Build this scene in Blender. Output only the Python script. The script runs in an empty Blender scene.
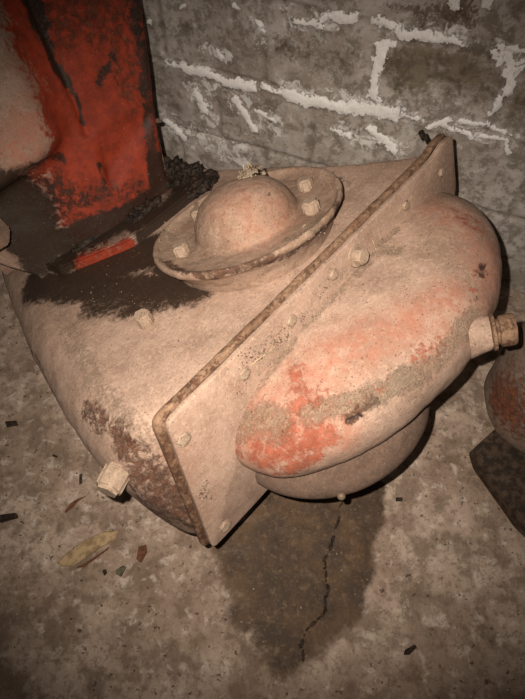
import bpy, bmesh, math, random
import numpy as np
from mathutils import Vector, Matrix
from mathutils.bvhtree import BVHTree

random.seed(4)
SC = bpy.context.scene
COL = SC.collection

# ------------------------------------------------------------------ camera, light, exposure
F = 505.0
P = math.radians(59)
H = 1.25
CP, SP = math.cos(P), math.sin(P)
CAM = np.array([0.0, 0.0, H])
cd = bpy.data.cameras.new('camera')
cam = bpy.data.objects.new('camera', cd)
COL.objects.link(cam)
cam.location = (0, 0, H)
cam.rotation_euler = (math.radians(31), 0, 0)
cd.sensor_fit = 'VERTICAL'
cd.sensor_height = 36
cd.lens = F / 699 * 36
cd.clip_start = 0.01
SC.camera = cam

w = bpy.data.worlds.new('world')
SC.world = w
w.use_nodes = True
w.node_tree.nodes['Background'].inputs[0].default_value = (0.95, 0.88, 0.78, 1)
w.node_tree.nodes['Background'].inputs[1].default_value = 0.045

# the phone's flash, a few centimetres left of the lens
fl = bpy.data.lights.new('flash', 'SPOT')
fl.energy = 87
fl.color = (1.0, 0.92, 0.83)
fl.shadow_soft_size = 0.006
fl.spot_size = math.radians(88)
fl.spot_blend = 1.0
flo = bpy.data.objects.new('flash', fl)
COL.objects.link(flo)
flo.location = (-0.048, 0.03, H + 0.02)
flo.rotation_euler = (math.radians(30), 0, math.radians(-5))

SC.view_settings.view_transform = 'Standard'
SC.view_settings.look = 'None'
SC.view_settings.exposure = 0.0
SC.view_settings.gamma = 1.0
SC.view_settings.use_curve_mapping = False

# ------------------------------------------------------------------ geometry of the view (to find where things stand)
def c2w(v):
    a, b, c = v
    return np.array([a, c * CP - b * SP, -(c * SP + b * CP)])

def ray(x, y):
    return c2w(((x - 262.5) / F, (y - 349.5) / F, 1.0))

def hit(x, y, pt, n):
    r = ray(x, y)
    return CAM + r * (((pt - CAM) @ n) / (r @ n))

def unit(v):
    v = np.asarray(v, float)
    return v / np.linalg.norm(v)

# machine frame: X along the joint flange, Y back into the casing, Z up out of its top
_t = unit([.66, -.67, .34])
_n = np.array([-.24, -.716, -.651])
_u = unit(_n - (_n @ _t) * _t)
_f = np.cross(_t, _u)
T, U, FV = c2w(_t), c2w(_u), c2w(_f)
G = -FV
O = CAM + .78 * ray(168, 423)
MB = np.array([T, G, U])                     # rows = local axes in world

def loc(p):
    return MB @ (np.asarray(p) - O)

def lhit(x, y, z=0.0):                       # pixel -> machine coordinates on the plane z
    return loc(hit(x, y, O + z * U, U))

def fhit(x, y, yy=0.0):                      # ... on the plane y = yy
    return loc(hit(x, y, O + yy * G, G))

def floor_hit(x, y, z=0.0):
    return hit(x, y, np.array([0, 0, z]), np.array([0, 0, 1.0]))

WP = np.array([0, 1.03 * H, 0])
WD = unit([4.74, -1.94, 0])                  # along the wall, to the right
WN = unit([-1.94, -4.74, 0])                 # out of the wall

def wall_uv(x, y):
    p = hit(x, y, WP, WN)
    return np.array([(p - WP) @ WD, p[2]])

# ------------------------------------------------------------------ numpy noise
def _h(ix, iy, iz, seed):
    n = (ix * 73856093) ^ (iy * 19349663) ^ (iz * 83492791) ^ (seed * 2654435761 & 0x7fffffff)
    n = (n ^ (n >> 13)) * 1274126177 & 0x7fffffff
    n = (n ^ (n >> 16)) * 668265263 & 0x7fffffff
    return ((n ^ (n >> 15)) & 0xffff) / 65535.0

def noise(p, scale, seed=0):
    q = np.asarray(p, float) * scale
    i = np.floor(q).astype(np.int64)
    f = q - i
    f = f * f * (3 - 2 * f)
    i = i + 1000
    r = 0
    for dx in (0, 1):
        for dy in (0, 1):
            for dz in (0, 1):
                wt = (f[..., 0] if dx else 1 - f[..., 0]) * (f[..., 1] if dy else 1 - f[..., 1]) * (f[..., 2] if dz else 1 - f[..., 2])
                r = r + wt * _h(i[..., 0] + dx, i[..., 1] + dy, i[..., 2] + dz, seed)
    return r

def fbm(p, scale, octv=4, seed=0):
    a, s, tot = .5, 0, 0
    for k in range(octv):
        s = s + a * noise(p, scale * 2 ** k, seed + k * 17)
        tot += a
        a *= .55
    return s / tot

# ------------------------------------------------------------------ object helpers
def tag(o, label=None, cat=None, group=None, kind=None):
    if label: o['label'] = label
    if cat: o['category'] = cat
    if group: o['group'] = group
    if kind: o['kind'] = kind
    return o

def empty(name, M=None, locn=None):
    o = bpy.data.objects.new(name, None)
    o.empty_display_size = .05
    COL.objects.link(o)
    if M is not None: o.matrix_world = M
    if locn is not None: o.location = locn
    return o

def mesh_obj(name, verts, faces, mat, parent=None, smooth=True):
    me = bpy.data.meshes.new(name)
    me.from_pydata([tuple(map(float, v)) for v in verts], [], faces)
    me.update()
    if smooth: me.polygons.foreach_set('use_smooth', [True] * len(me.polygons))
    o = bpy.data.objects.new(name, me)
    COL.objects.link(o)
    if mat: me.materials.append(mat)
    if parent: o.parent = parent
    return o

def bm_obj(name, bm, mat, parent=None, smooth=False, angle=35):
    me = bpy.data.meshes.new(name)
    bmesh.ops.recalc_face_normals(bm, faces=bm.faces)
    bm.to_mesh(me)
    bm.free()
    o = bpy.data.objects.new(name, me)
    COL.objects.link(o)
    if mat: me.materials.append(mat)
    if parent: o.parent = parent
    if smooth:
        me.polygons.foreach_set('use_smooth', [True] * len(me.polygons))
        if angle < 180 and hasattr(me, 'set_sharp_from_angle'): me.set_sharp_from_angle(angle=math.radians(angle))
    return o

def grid_faces(nu, nv, cu=False, cv=False, base=0, flip=False):
    fs = []
    for i in range(nu if cu else nu - 1):
        for j in range(nv if cv else nv - 1):
            a = i * nv + j
            b = ((i + 1) % nu) * nv + j
            c = ((i + 1) % nu) * nv + (j + 1) % nv
            d = i * nv + (j + 1) % nv
            q = (a + base, b + base, c + base, d + base)
            fs.append(q[::-1] if flip else q)
    return fs

def normals(o):
    me = o.data
    n = np.empty(len(me.vertices) * 3)
    me.vertices.foreach_get('normal', n)
    return n.reshape(-1, 3)

def coords(o):
    me = o.data
    n = np.empty(len(me.vertices) * 3)
    me.vertices.foreach_get('co', n)
    return n.reshape(-1, 3)

def setco(o, c):
    o.data.vertices.foreach_set('co', np.ascontiguousarray(c, dtype=np.float64).ravel())
    o.data.update()

def roughen(o, amp, scale, octv=4, seed=0, mask=None):
    c, n = coords(o), normals(o)
    d = (fbm(c, scale, octv, seed) - .5) * 2 * amp
    if mask is not None: d = d * mask(c)
    setco(o, c + n * d[:, None])

def attr(o, name, val):
    a = o.data.attributes.get(name) or o.data.attributes.new(name, 'FLOAT', 'POINT')
    a.data.foreach_set('value', np.asarray(val, dtype=np.float32))

def seg_dist(c, a, b):
    ab = b - a
    L = float(ab @ ab)
    t = np.clip(((c - a) @ ab) / L, 0, 1) if L > 1e-12 else np.zeros(len(c))
    return np.linalg.norm(c - (a + t[:, None] * ab), axis=1)

def warp(c, scale, amp):
    return c + np.stack([fbm(c, scale, 4, 60 + k) - .5 for k in range(3)], -1) * 2 * amp

def strokes(c, lst):
    """lst: (points Nx3, radius, strength, softness) -> max falloff"""
    r = np.zeros(len(c))
    for pts, rad, s, soft in lst:
        d = np.full(len(c), 1e9)
        if len(pts) == 1: d = np.linalg.norm(c - pts[0], axis=1)
        for a, b in zip(pts[:-1], pts[1:]): d = np.minimum(d, seg_dist(c, a, b))
        v = np.clip(1 - (d - rad * (1 - soft)) / (rad * 2 * soft), 0, 1)
        r = np.maximum(r, s * v * v * (3 - 2 * v))
    return r

class Caster:
    """finds points of a finished surface along a sight line, in the machine frame"""
    def __init__(s, *objs):
        v, f = [], []
        for o in objs:
            b = len(v)
            v += [tuple(x) for x in coords(o)]
            f += [tuple(b + i for i in p.vertices) for p in o.data.polygons]
        s.t = BVHTree.FromPolygons(v, f)
        s.o = Vector(loc(CAM))
    def __call__(s, x, y):
        d = Vector(MB @ ray(x, y)).normalized()
        h = s.t.ray_cast(s.o, d)
        return (np.array(h[0]), np.array(h[1])) if h[0] is not None else (None, None)
    def line(s, *px):
        out = [s(x, y)[0] for x, y in px]
        return [p for p in out if p is not None]

def paint(o, name, caster, lst, extra=None, wamp=.016):
    """lst: (pixels [(x,y)..], radius in metres, strength, softness)"""
    c = coords(o)
    L = []
    for px, r, st, so in lst:
        pts = caster.line(*px)
        if pts: L.append((pts, r, st, so))
    v = strokes(warp(c, 28, wamp), L)
    if extra is not None: v = np.maximum(v, extra(c))
    attr(o, name, v)

# ------------------------------------------------------------------ materials
def srgb(r, g, b):
    f = lambda c: ((c / 255 + .055) / 1.055) ** 2.4 if c > 10 else c / 255 / 12.92
    return (f(r), f(g), f(b), 1)

class N:
    def __init__(s, name):
        s.m = bpy.data.materials.new(name)
        s.m.use_nodes = True
        s.t = s.m.node_tree
        s.b = s.t.nodes['Principled BSDF']
        s.b.inputs['Specular IOR Level'].default_value = .25
        s.tc = s.t.nodes.new('ShaderNodeTexCoord')
    def link(s, a, b): s.t.links.new(a, b)
    def noise(s, scale, detail=6, rough=.6, dist=0, off=None):
        n = s.t.nodes.new('ShaderNodeTexNoise')
        n.inputs['Scale'].default_value = scale
        n.inputs['Detail'].default_value = detail
        n.inputs['Roughness'].default_value = rough
        n.inputs['Distortion'].default_value = dist
        src = s.tc.outputs['Object']
        if off is not None:
            m = s.t.nodes.new('ShaderNodeVectorMath'); m.operation = 'ADD'
            m.inputs[1].default_value = (off, off * 2.3, -off)
            s.link(src, m.inputs[0]); src = m.outputs[0]
        s.link(src, n.inputs['Vector'])
        return n.outputs['Fac']
    def attr(s, name):
        a = s.t.nodes.new('ShaderNodeAttribute')
        a.attribute_name = name
        return a.outputs['Fac']
    def math(s, op, a, b=0.0, c=None):
        n = s.t.nodes.new('ShaderNodeMath'); n.operation = op
        for k, v in enumerate((a, b) if c is None else (a, b, c)):
            if hasattr(v, 'links'): s.link(v, n.inputs[k])
            else: n.inputs[k].default_value = v
        return n.outputs[0]
    def ramp(s, v, lo, hi, a=0.0, b=1.0):
        n = s.t.nodes.new('ShaderNodeMapRange')
        n.interpolation_type = 'SMOOTHSTEP'
        s.link(v, n.inputs['Value'])
        for k, x in (('From Min', lo), ('From Max', hi), ('To Min', a), ('To Max', b)): n.inputs[k].default_value = x
        return n.outputs[0]
    def mix(s, fac, a, b):
        n = s.t.nodes.new('ShaderNodeMix'); n.data_type = 'RGBA'
        if hasattr(fac, 'links'): s.link(fac, n.inputs[0])
        else: n.inputs[0].default_value = fac
        for k, v in ((6, a), (7, b)):
            if hasattr(v, 'links'): s.link(v, n.inputs[k])
            else: n.inputs[k].default_value = v
        return n.outputs[2]
    def mixf(s, fac, a, b):
        n = s.t.nodes.new('ShaderNodeMix'); n.data_type = 'FLOAT'
        for k, v in ((0, fac), (2, a), (3, b)):
            if hasattr(v, 'links'): s.link(v, n.inputs[k])
            else: n.inputs[k].default_value = v
        return n.outputs[0]
    def mask(s, name, nz, amp=.8, lo=.45, hi=.6):
        a = s.attr(name)
        nz = s.ramp(nz, .37, .63)
        v = s.math('MULTIPLY_ADD', s.math('SUBTRACT', nz, .5), amp * .45, a)
        v = s.math('MULTIPLY', v, s.ramp(a, .02, .2))
        return s.ramp(v, lo, hi)
    def out(s, col, rough=.9, bump=None, dist=.002, strength=1.0):
        s.link(col, s.b.inputs['Base Color'])
        if hasattr(rough, 'links'): s.link(rough, s.b.inputs['Roughness'])
        else: s.b.inputs['Roughness'].default_value = rough
        if bump is not None:
            bn = s.t.nodes.new('ShaderNodeBump')
            bn.inputs['Strength'].default_value = strength
            bn.inputs['Distance'].default_value = dist
            s.link(bump, bn.inputs['Height'])
            s.link(bn.outputs[0], s.b.inputs['Normal'])
        return s.m

DUST = srgb(176, 147, 127)
RED_K = {'oily_red_paint': .97}
def dusty(name, dust=DUST, dust2=srgb(146, 119, 101), red=srgb(166, 84, 58), dark=srgb(40, 29, 21),
          rust=srgb(96, 58, 40), speck=.6, bump=.0018, show=.5):
    """dust coat over old red paint; attributes red / soft / dark / rust / crust place what shows through"""
    n = N(name)
    big = n.noise(7, 6, .65)
    mid = n.noise(38, 8, .7, off=3)
    fine = n.noise(260, 6, .75, off=7)
    rag = n.noise(60, 10, .8, dist=.5, off=11)
    col = n.mix(n.ramp(big, .38, .66), dust, dust2)
    col = n.mix(n.math('MULTIPLY', n.ramp(mid, .45, .66), .6), col, dust2)
    col = n.mix(n.math('MULTIPLY', n.ramp(fine, .55, .75), .45), col, tuple(c * .5 for c in dust2[:3]) + (1,))
    col = n.mix(n.math('MULTIPLY', n.ramp(n.noise(420, 3, .6, off=18), .54, .62), .4), col, tuple(c * .55 for c in dust2[:3]) + (1,))
    col = n.mix(n.math('MULTIPLY', n.ramp(n.noise(130, 5, .7, off=17), .5, .62), .35), col, tuple(min(1, c * 1.35) for c in dust[:3]) + (1,))
    # pinkish show-through of the paint
    thin = n.math('MULTIPLY', n.ramp(n.noise(13, 8, .75, dist=.4, off=41), .54, .72), show * .5)
    soft = n.math('MAXIMUM', n.math('MULTIPLY', n.attr('soft'), n.ramp(mid, .32, .62, .15, 1.0)), thin)
    col = n.mix(soft, col, srgb(164, 106, 84))
    r = n.mask('red', rag, 2.6, .3, .95)
    redc = n.mix(n.ramp(mid, .35, .65), red, tuple(c * .6 for c in red[:3]) + (1,))
    redc = n.mix(n.math('MULTIPLY', n.ramp(fine, .5, .7), .5 if name not in RED_K else .15), redc, dust2)
    col = n.mix(n.math('MULTIPLY', r, RED_K.get(name, .85)), col, redc)
    ru = n.mask('rust', rag, 2.2, .22, .9)
    rustc = n.mix(n.ramp(n.noise(80, 8, .8, off=19), .4, .58), rust, tuple(c * .35 for c in rust[:3]) + (1,))
    rustc = n.mix(n.math('MULTIPLY', n.ramp(fine, .5, .68), .5 if name not in RED_K else .1), rustc, dust2)
    col = n.mix(n.math('MULTIPLY', ru, .9), col, rustc)
    cr = n.mask('crust', n.noise(110, 9, .85, off=5), 1.7, .15, 1.15)
    crc = n.mix(n.ramp(n.noise(260, 5, .8, off=9), .4, .6), srgb(138, 117, 92), srgb(188, 167, 138))
    col = n.mix(n.math('MULTIPLY', cr, .6), col, crc)
    d = n.mask('dark', rag, 1.3, .12, .85)
    darkc = n.mix(n.ramp(fine, .45, .75), dark, tuple(min(1, c * 2.0) for c in dark[:3]) + (1,))
    darkc = n.mix(n.math('MULTIPLY', n.ramp(mid, .5, .7), .4), darkc, tuple(min(1, c * 2.6) for c in dark[:3]) + (1,))
    col = n.mix(n.math('MULTIPLY', d, .95), col, darkc)
    # specks of dirt and pale grit
    sp = n.ramp(n.noise(230, 3, .6, off=21), .61, .66)
    col = n.mix(n.math('MULTIPLY', sp, speck), col, srgb(78, 58, 44))
    sp2 = n.ramp(n.noise(230, 2, .5, off=31), .72, .76)
    col = n.mix(n.math('MULTIPLY', sp2, speck * .6), col, srgb(200, 186, 166))
    rough = n.mixf(d, n.mixf(r, .95, .7), .5)
    h = n.math('ADD', n.math('MULTIPLY', fine, .4), n.math('MULTIPLY', mid, .9))
    h = n.math('ADD', h, n.math('MULTIPLY', n.math('MULTIPLY', cr, n.noise(220, 6, .85, off=5)), 1.3))
    h = n.math('ADD', h, n.math('MULTIPLY', ru, -.4))
    h = n.math('ADD', h, n.math('MULTIPLY', r, -.2))
    return n.out(col, rough, h, bump)
RED_K = {'oily_red_paint': .97}

M_body = dusty('dusty_red_paint')
M_edge = dusty('dusty_flange_metal', dust=srgb(146, 116, 92), dust2=srgb(104, 76, 56))
M_bolt = dusty('dusty_bolt_metal', dust=srgb(164, 141, 120), dust2=srgb(134, 111, 92), bump=.0012)
M_lid = dusty('rusty_lid_metal', dust=srgb(160, 133, 113), dust2=srgb(128, 103, 84), rust=srgb(96, 62, 46))
M_tower = dusty('oily_red_paint', dust=srgb(150, 126, 110), dust2=srgb(128, 100, 84), red=srgb(146, 48, 22), dark=srgb(36, 26, 18), speck=.5, bump=.0012)
M_old = dusty('rusty_brown_casting', dust=srgb(112, 90, 76), dust2=srgb(86, 68, 56), rust=srgb(104, 60, 40))

M_cast = dusty('pale_rusty_casting', dust=srgb(140, 118, 102), dust2=srgb(112, 90, 76), rust=srgb(136, 74, 44))
def simple(name, c1, c2, scale=60, rough=.9, bump=.001, lo=.4, hi=.62):
    n = N(name)
    a = n.noise(scale, 6, .65)
    return n.out(n.mix(n.ramp(a, lo, hi), c1, c2), rough, a, bump)
M_grease = simple('black_grease', srgb(22, 17, 13), srgb(58, 44, 34), 70, .6, .004)
M_straw = simple('dry_straw', srgb(205, 180, 135), srgb(160, 130, 90), 200, .8)
M_wood = simple('pale_wood', srgb(166, 140, 104), srgb(128, 104, 76), 60, .85)
M_leaf = simple('brown_flake', srgb(104, 66, 44), srgb(78, 48, 32), 120, .85)
M_char = simple('charred_wood', srgb(34, 26, 20), srgb(64, 50, 38), 120, .9)
M_grit = simple('grey_grit', srgb(150, 132, 112), srgb(70, 56, 44), 25, .95)
M_foot = simple('dark_steel', srgb(44, 35, 28), srgb(80, 63, 50), 50, .6)
M_stone = simple('greenish_stone', srgb(96, 90, 70), srgb(66, 60, 48), 90, .9)
M_drop = N('oily_drop'); M_drop.b.inputs['Base Color'].default_value = srgb(110, 92, 74)
M_drop.b.inputs['Roughness'].default_value = .15; M_drop = M_drop.m

# concrete floor
n = N('concrete_floor')
big = n.noise(4, 6, .6); mid = n.noise(13, 7, .62, off=2); fine = n.noise(170, 7, .8, off=5)
col = n.mix(n.ramp(big, .42, .58), srgb(178, 156, 138), srgb(148, 126, 108))
col = n.mix(n.math('MULTIPLY', n.ramp(mid, .45, .60), .75), col, srgb(112, 92, 76))
col = n.mix(n.math('MULTIPLY', n.ramp(n.noise(34, 5, .6, dist=.4, off=12), .53, .70), .5), col, srgb(214, 198, 182))
col = n.mix(n.math('MULTIPLY', n.ramp(n.noise(75, 6, .7, off=13), .50, .62), .5), col, srgb(104, 85, 68))
col = n.mix(n.math('MULTIPLY', n.ramp(fine, .50, .64), .28), col, srgb(88, 70, 56))
col = n.mix(n.math('MULTIPLY', n.ramp(n.noise(95, 3, .5, off=25), .70, .74), .5), col, srgb(202, 188, 172))
col = n.mix(n.math('MULTIPLY', n.ramp(n.noise(62, 4, .6, off=8), .64, .69), .8), col, srgb(64, 48, 36))
st = n.mask('stain', n.noise(14, 9, .75, dist=.3, off=4), 1.1, .1, 1.0)
stc = n.mix(n.ramp(mid, .42, .62), srgb(54, 38, 24), srgb(84, 62, 41))
stc = n.mix(n.math('MULTIPLY', n.ramp(n.noise(60, 6, .7, off=44), .52, .68), .5), stc, srgb(122, 97, 72))
stc = n.mix(n.math('MULTIPLY', n.ramp(fine, .52, .66), .35), stc, srgb(138, 116, 90))
col = n.mix(n.math('MULTIPLY', st, .95), col, stc)
ck = n.mask('crack', n.noise(90, 6, .8, off=14), 2.2, .35, .7)
col = n.mix(n.math('MULTIPLY', ck, .8), col, srgb(30, 22, 15))
h = n.math('ADD', n.math('MULTIPLY', n.noise(34, 5, .6, dist=.4, off=12), 1.0), n.math('MULTIPLY', fine, .4))
M_floor = n.out(col, n.mixf(st, .92, .65), n.math('SUBTRACT', h, n.math('MULTIPLY', ck, .8)), .003)

# block wall
n = N('block_wall')
big = n.noise(6, 7, .7, off=1); mid = n.noise(26, 10, .75, off=2); fine = n.noise(210, 6, .8, off=5)
col = n.mix(n.ramp(big, .36, .64), srgb(188, 176, 166), srgb(152, 138, 126))
col = n.mix(n.math('MULTIPLY', n.ramp(mid, .47, .57), .7), col, srgb(112, 100, 86))
col = n.mix(n.math('MULTIPLY', n.ramp(n.noise(40, 8, .8, dist=.8, off=15), .53, .62), .6), col, srgb(200, 192, 182))
col = n.mix(n.math('MULTIPLY', n.ramp(fine, .54, .68), .4), col, srgb(92, 80, 68))
bl = n.mask('block', n.noise(18, 9, .8, off=24), 1.6, .2, 1.0)
col = n.mix(n.math('MULTIPLY', bl, .8), col, n.mix(n.ramp(mid, .4, .6), srgb(112, 96, 72), srgb(82, 70, 52)))
col = n.mix(n.math('MULTIPLY', n.attr('joint'), .3), col, srgb(84, 72, 60))
br = n.mask('brown', n.noise(45, 9, .8, dist=1.2, off=4), 2.4, .35, .9)
col = n.mix(n.math('MULTIPLY', br, .75), col, srgb(82, 60, 42))
wash = n.mask('wash', n.noise(30, 10, .8, dist=.5, off=9), 3.6, .5, .95)
col = n.mix(n.math('MULTIPLY', wash, .8), col, srgb(226, 220, 212))
wh = n.mask('white', n.noise(55, 9, .75, dist=.3, off=6), 2.6, .38, .62)
whc = n.mix(n.ramp(fine, .35, .7), srgb(250, 244, 238), srgb(226, 216, 206))
col = n.mix(wh, col, whc)
h = n.math('ADD', n.math('ADD', n.math('MULTIPLY', mid, 1.0), n.math('MULTIPLY', fine, .4)), n.math('MULTIPLY', wh, .6))
M_wall = n.out(col, .93, h, .003)

# ------------------------------------------------------------------ floor
def axis(lo, hi, flo_, fhi, step, coarse):
    a = list(np.arange(lo, flo_, coarse)) + list(np.arange(flo_, fhi, step)) + list(np.arange(fhi, hi + coarse * .5, coarse))
    return np.array(a)

xs = axis(-1.4, 1.3, -.62, .72, .0045, .05)
ys = axis(-.5, 2.1, -.12, .62, .0045, .05)
X, Y = np.meshgrid(xs, ys, indexing='ij')
c = np.stack([X, Y, 0 * X], -1).reshape(-1, 3)
keep = None
floor = mesh_obj('floor', c, grid_faces(len(xs), len(ys)), M_floor)
tag(floor, kind='structure')
fh = lambda *px: [floor_hit(x, y) for x, y in px]
z = (fbm(c, 6, 4, 3) - .5) * .008 + (fbm(c, 45, 3, 9) - .5) * .004
crk = [(fh((345, 490), (338, 520), (331, 545), (324, 560), (327, 590), (325, 610), (308, 630), (302, 645), (303, 660)), .0026, 1, .6)]
stn = [(fh((300, 495), (300, 560), (290, 600)), .115, 1.1, .4),
       (fh((345, 500), (335, 555), (320, 590)), .093, 1.25, .22),
       (fh((245, 545), (255, 600)), .075, .95, .4),
       (fh((285, 640),), .06, .9, .5)]
v = strokes(warp(c, 40, .006), crk)
attr(floor, 'crack', v)
attr(floor, 'stain', strokes(warp(c, 14, .03), stn))
c[:, 2] = z - v * .003 - .004
setco(floor, c)
FLOOR_TREE = BVHTree.FromPolygons([tuple(x) for x in c], [tuple(p.vertices) for p in floor.data.polygons])
def floor_z(x, y):
    h = FLOOR_TREE.ray_cast(Vector((x, y, 1)), Vector((0, 0, -1)))
    return h[0][2] if h[0] is not None else 0.0

# ------------------------------------------------------------------ wall of blocks with leftover white mortar
us = axis(-1.3, 1.25, -.95, .95, .0045, .05)
zs = axis(0.0, 1.3, .10, .80, .0045, .05)
Ug, Zg = np.meshgrid(us, zs, indexing='ij')
q = np.stack([Ug, Zg, 0 * Ug], -1).reshape(-1, 3)
def wl(*px):
    return [np.append(wall_uv(x, y), 0.0) for x, y in px]
white = [
    ([(168, 62), (185, 67)], 2.5), ([(185, 68), (215, 78)], 4), ([(215, 79), (255, 88)], 4), ([(264, 86), (285, 94)], 2.5),
    ([(286, 93), (300, 98)], 5), ([(300, 99), (350, 108)], 4.5), ([(350, 107), (395, 113)], 6), ([(395, 113), (417, 118)], 3),
    ([(383, 46), (379, 62), (372, 96)], 3.6), ([(380, 44), (394, 42)], 2.2), ([(366, 96), (380, 100)], 3),
    ([(298, 20), (320, 27)], 2.4), ([(322, 21), (340, 17)], 2.2), ([(338, 17), (352, 17)], 3.6), ([(376, 21), (402, 31)], 3),
    ([(402, 32), (440, 37)], 3.6), ([(440, 37), (463, 41)], 2.6), ([(500, 44), (525, 52)], 2.2), ([(491, 51), (502, 52), (496, 58)], 3),
    ([(498, 64), (506, 57), (513, 66), (522, 62)], 3), ([(505, 74), (524, 68)], 2.8), ([(512, 77), (505, 92)], 3.6), ([(499, 98), (494, 112)], 2.6),
    ([(427, 128), (450, 121)], 2.2), ([(458, 120), (488, 125), (514, 134)], 1.8), ([(442, 126), (470, 136)], 2.4),
    ([(479, 134), (509, 141), (508, 152)], 2.0), ([(216, 48), (220, 58)], 2), ([(197, 92), (204, 108)], 5), ([(235, 100), (256, 130)], 3.5),
    ([(256, 110), (277, 121)], 2.4), ([(258, 21), (262, 31)], 2.4), ([(148, 20), (152, 26)], 3), ([(235, 4), (240, 6)], 2.4), ([(180, 7), (184, 4)], 2),
    ([(368, 130), (384, 140), (396, 151)], 3.5), ([(334, 130), (350, 136)], 2.6), ([(168, 122), (182, 136)], 4), ([(452, 0), (455, 6)], 3), ([(485, 0), (489, 1)], 3)]
px2m = .0024
q0 = q; q = warp(q0 * np.array([1, 1, 0]), 30, .011) * np.array([1, 1, 0])
W = strokes(q, [(wl(*p), r * px2m * 1.2, 1.45 if r > 3.4 else 1.1, .8) for p, r in white])
attr_w = W
wash = strokes(q, [(wl(*p), r * px2m, s, .7) for p, r, s in [
    ([(170, 125), (200, 140), (240, 155)], 16, .75), ([(230, 95), (270, 125)], 16, .62), ([(190, 85), (250, 90)], 9, .6), ([(200, 100), (212, 118)], 10, .65),
    ([(340, 130), (400, 150)], 10, .62), ([(285, 90), (420, 114)], 9, .6), ([(380, 24), (470, 38)], 7, .55), ([(285, 15), (330, 24)], 8, .6),
    ([(440, 122), (510, 140)], 8, .55), ([(205, 50), (225, 55)], 8, .5), ([(258, 20), (265, 45)], 8, .55), ([(165, 60), (215, 75)], 7, .6), ([(498, 50), (520, 70)], 9, .6)]])
brown = strokes(q, [(wl(*p), r * px2m, s, .7) for p, r, s in [
    ([(432, 18), (460, 12)], 13, .95), ([(440, 35), (447, 20), (470, 5)], 7, .8), ([(455, 30), (480, 20)], 4, .7), ([(385, 5), (430, 16)], 3, .7),
    ([(280, 40), (290, 60)], 6, .5)]])
block = strokes(q, [(wl(*p), r * px2m, s, .6) for p, r, s in [
    ([(415, 65), (475, 80)], 24, .95), ([(395, 60), (400, 85)], 12, .8), ([(290, 45), (350, 65)], 16, .5), ([(185, 30), (230, 60)], 16, .35), ([(512, 100), (525, 110)], 14, .6)]])
q = q0
rows = [0.05, .262, .468, .672, .876, 1.08]
jt = np.full(len(q), 1e9)
wob = (fbm(q, 9, 3, 5) - .5) * .016
for zz in rows: jt = np.minimum(jt, np.abs(q[:, 1] - zz + wob))
for k in range(len(rows) - 1):
    inrow = (q[:, 1] > rows[k]) & (q[:, 1] < rows[k + 1])
    off = .003 if k % 2 == 0 else -.14
    du = np.abs((q[:, 0] - off + wob + .1435) % .287 - .1435)
    jt = np.where(inrow, np.minimum(jt, du), jt)
joint = np.clip(1 - jt / .011, 0, 1)
depth = -(joint ** .7) * .006 * (1 - np.minimum(W, 1)) + W * .003 + (fbm(q, 7, 5, 2) - .5) * .012 + (fbm(q, 60, 3, 8) - .5) * .004
pts = WP[None, :] + q[:, :1] * WD[None, :] + q[:, 1:2] * np.array([[0, 0, 1.0]]) + depth[:, None] * WN[None, :]
wall = mesh_obj('wall_back', pts, grid_faces(len(us), len(zs)), M_wall)
tag(wall, kind='structure')
attr(wall, 'white', W); attr(wall, 'wash', wash); attr(wall, 'brown', brown); attr(wall, 'block', block); attr(wall, 'joint', joint)

# ------------------------------------------------------------------ the gearbox
R3 = Matrix(((T[0], G[0], U[0]), (T[1], G[1], U[1]), (T[2], G[2], U[2])))
MM = R3.to_4x4()
MM.translation = Vector(O)
gb = empty('gearbox', MM)
tag(gb, 'big dusty red cast iron gearbox with a round domed lid, before the block wall', 'gearbox')

def interp(xv, tab):
    a = np.array(tab)
    return np.interp(xv, a[:, 0], a[:, 1])
def smooth_interp(xv, tab):
    a = np.array(tab, float)
    x = np.linspace(a[0, 0], a[-1, 0], 400)
    y = np.interp(x, a[:, 0], a[:, 1])
    k = np.hanning(31); k /= k.sum()
    yp = np.concatenate([np.full(15, y[0]) - (y[1] - y[0]) * np.arange(15, 0, -1), y, np.full(15, y[-1]) + (y[-1] - y[-2]) * np.arange(1, 16)])
    return np.interp(xv, x, np.convolve(yp, k, 'valid'))

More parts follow.
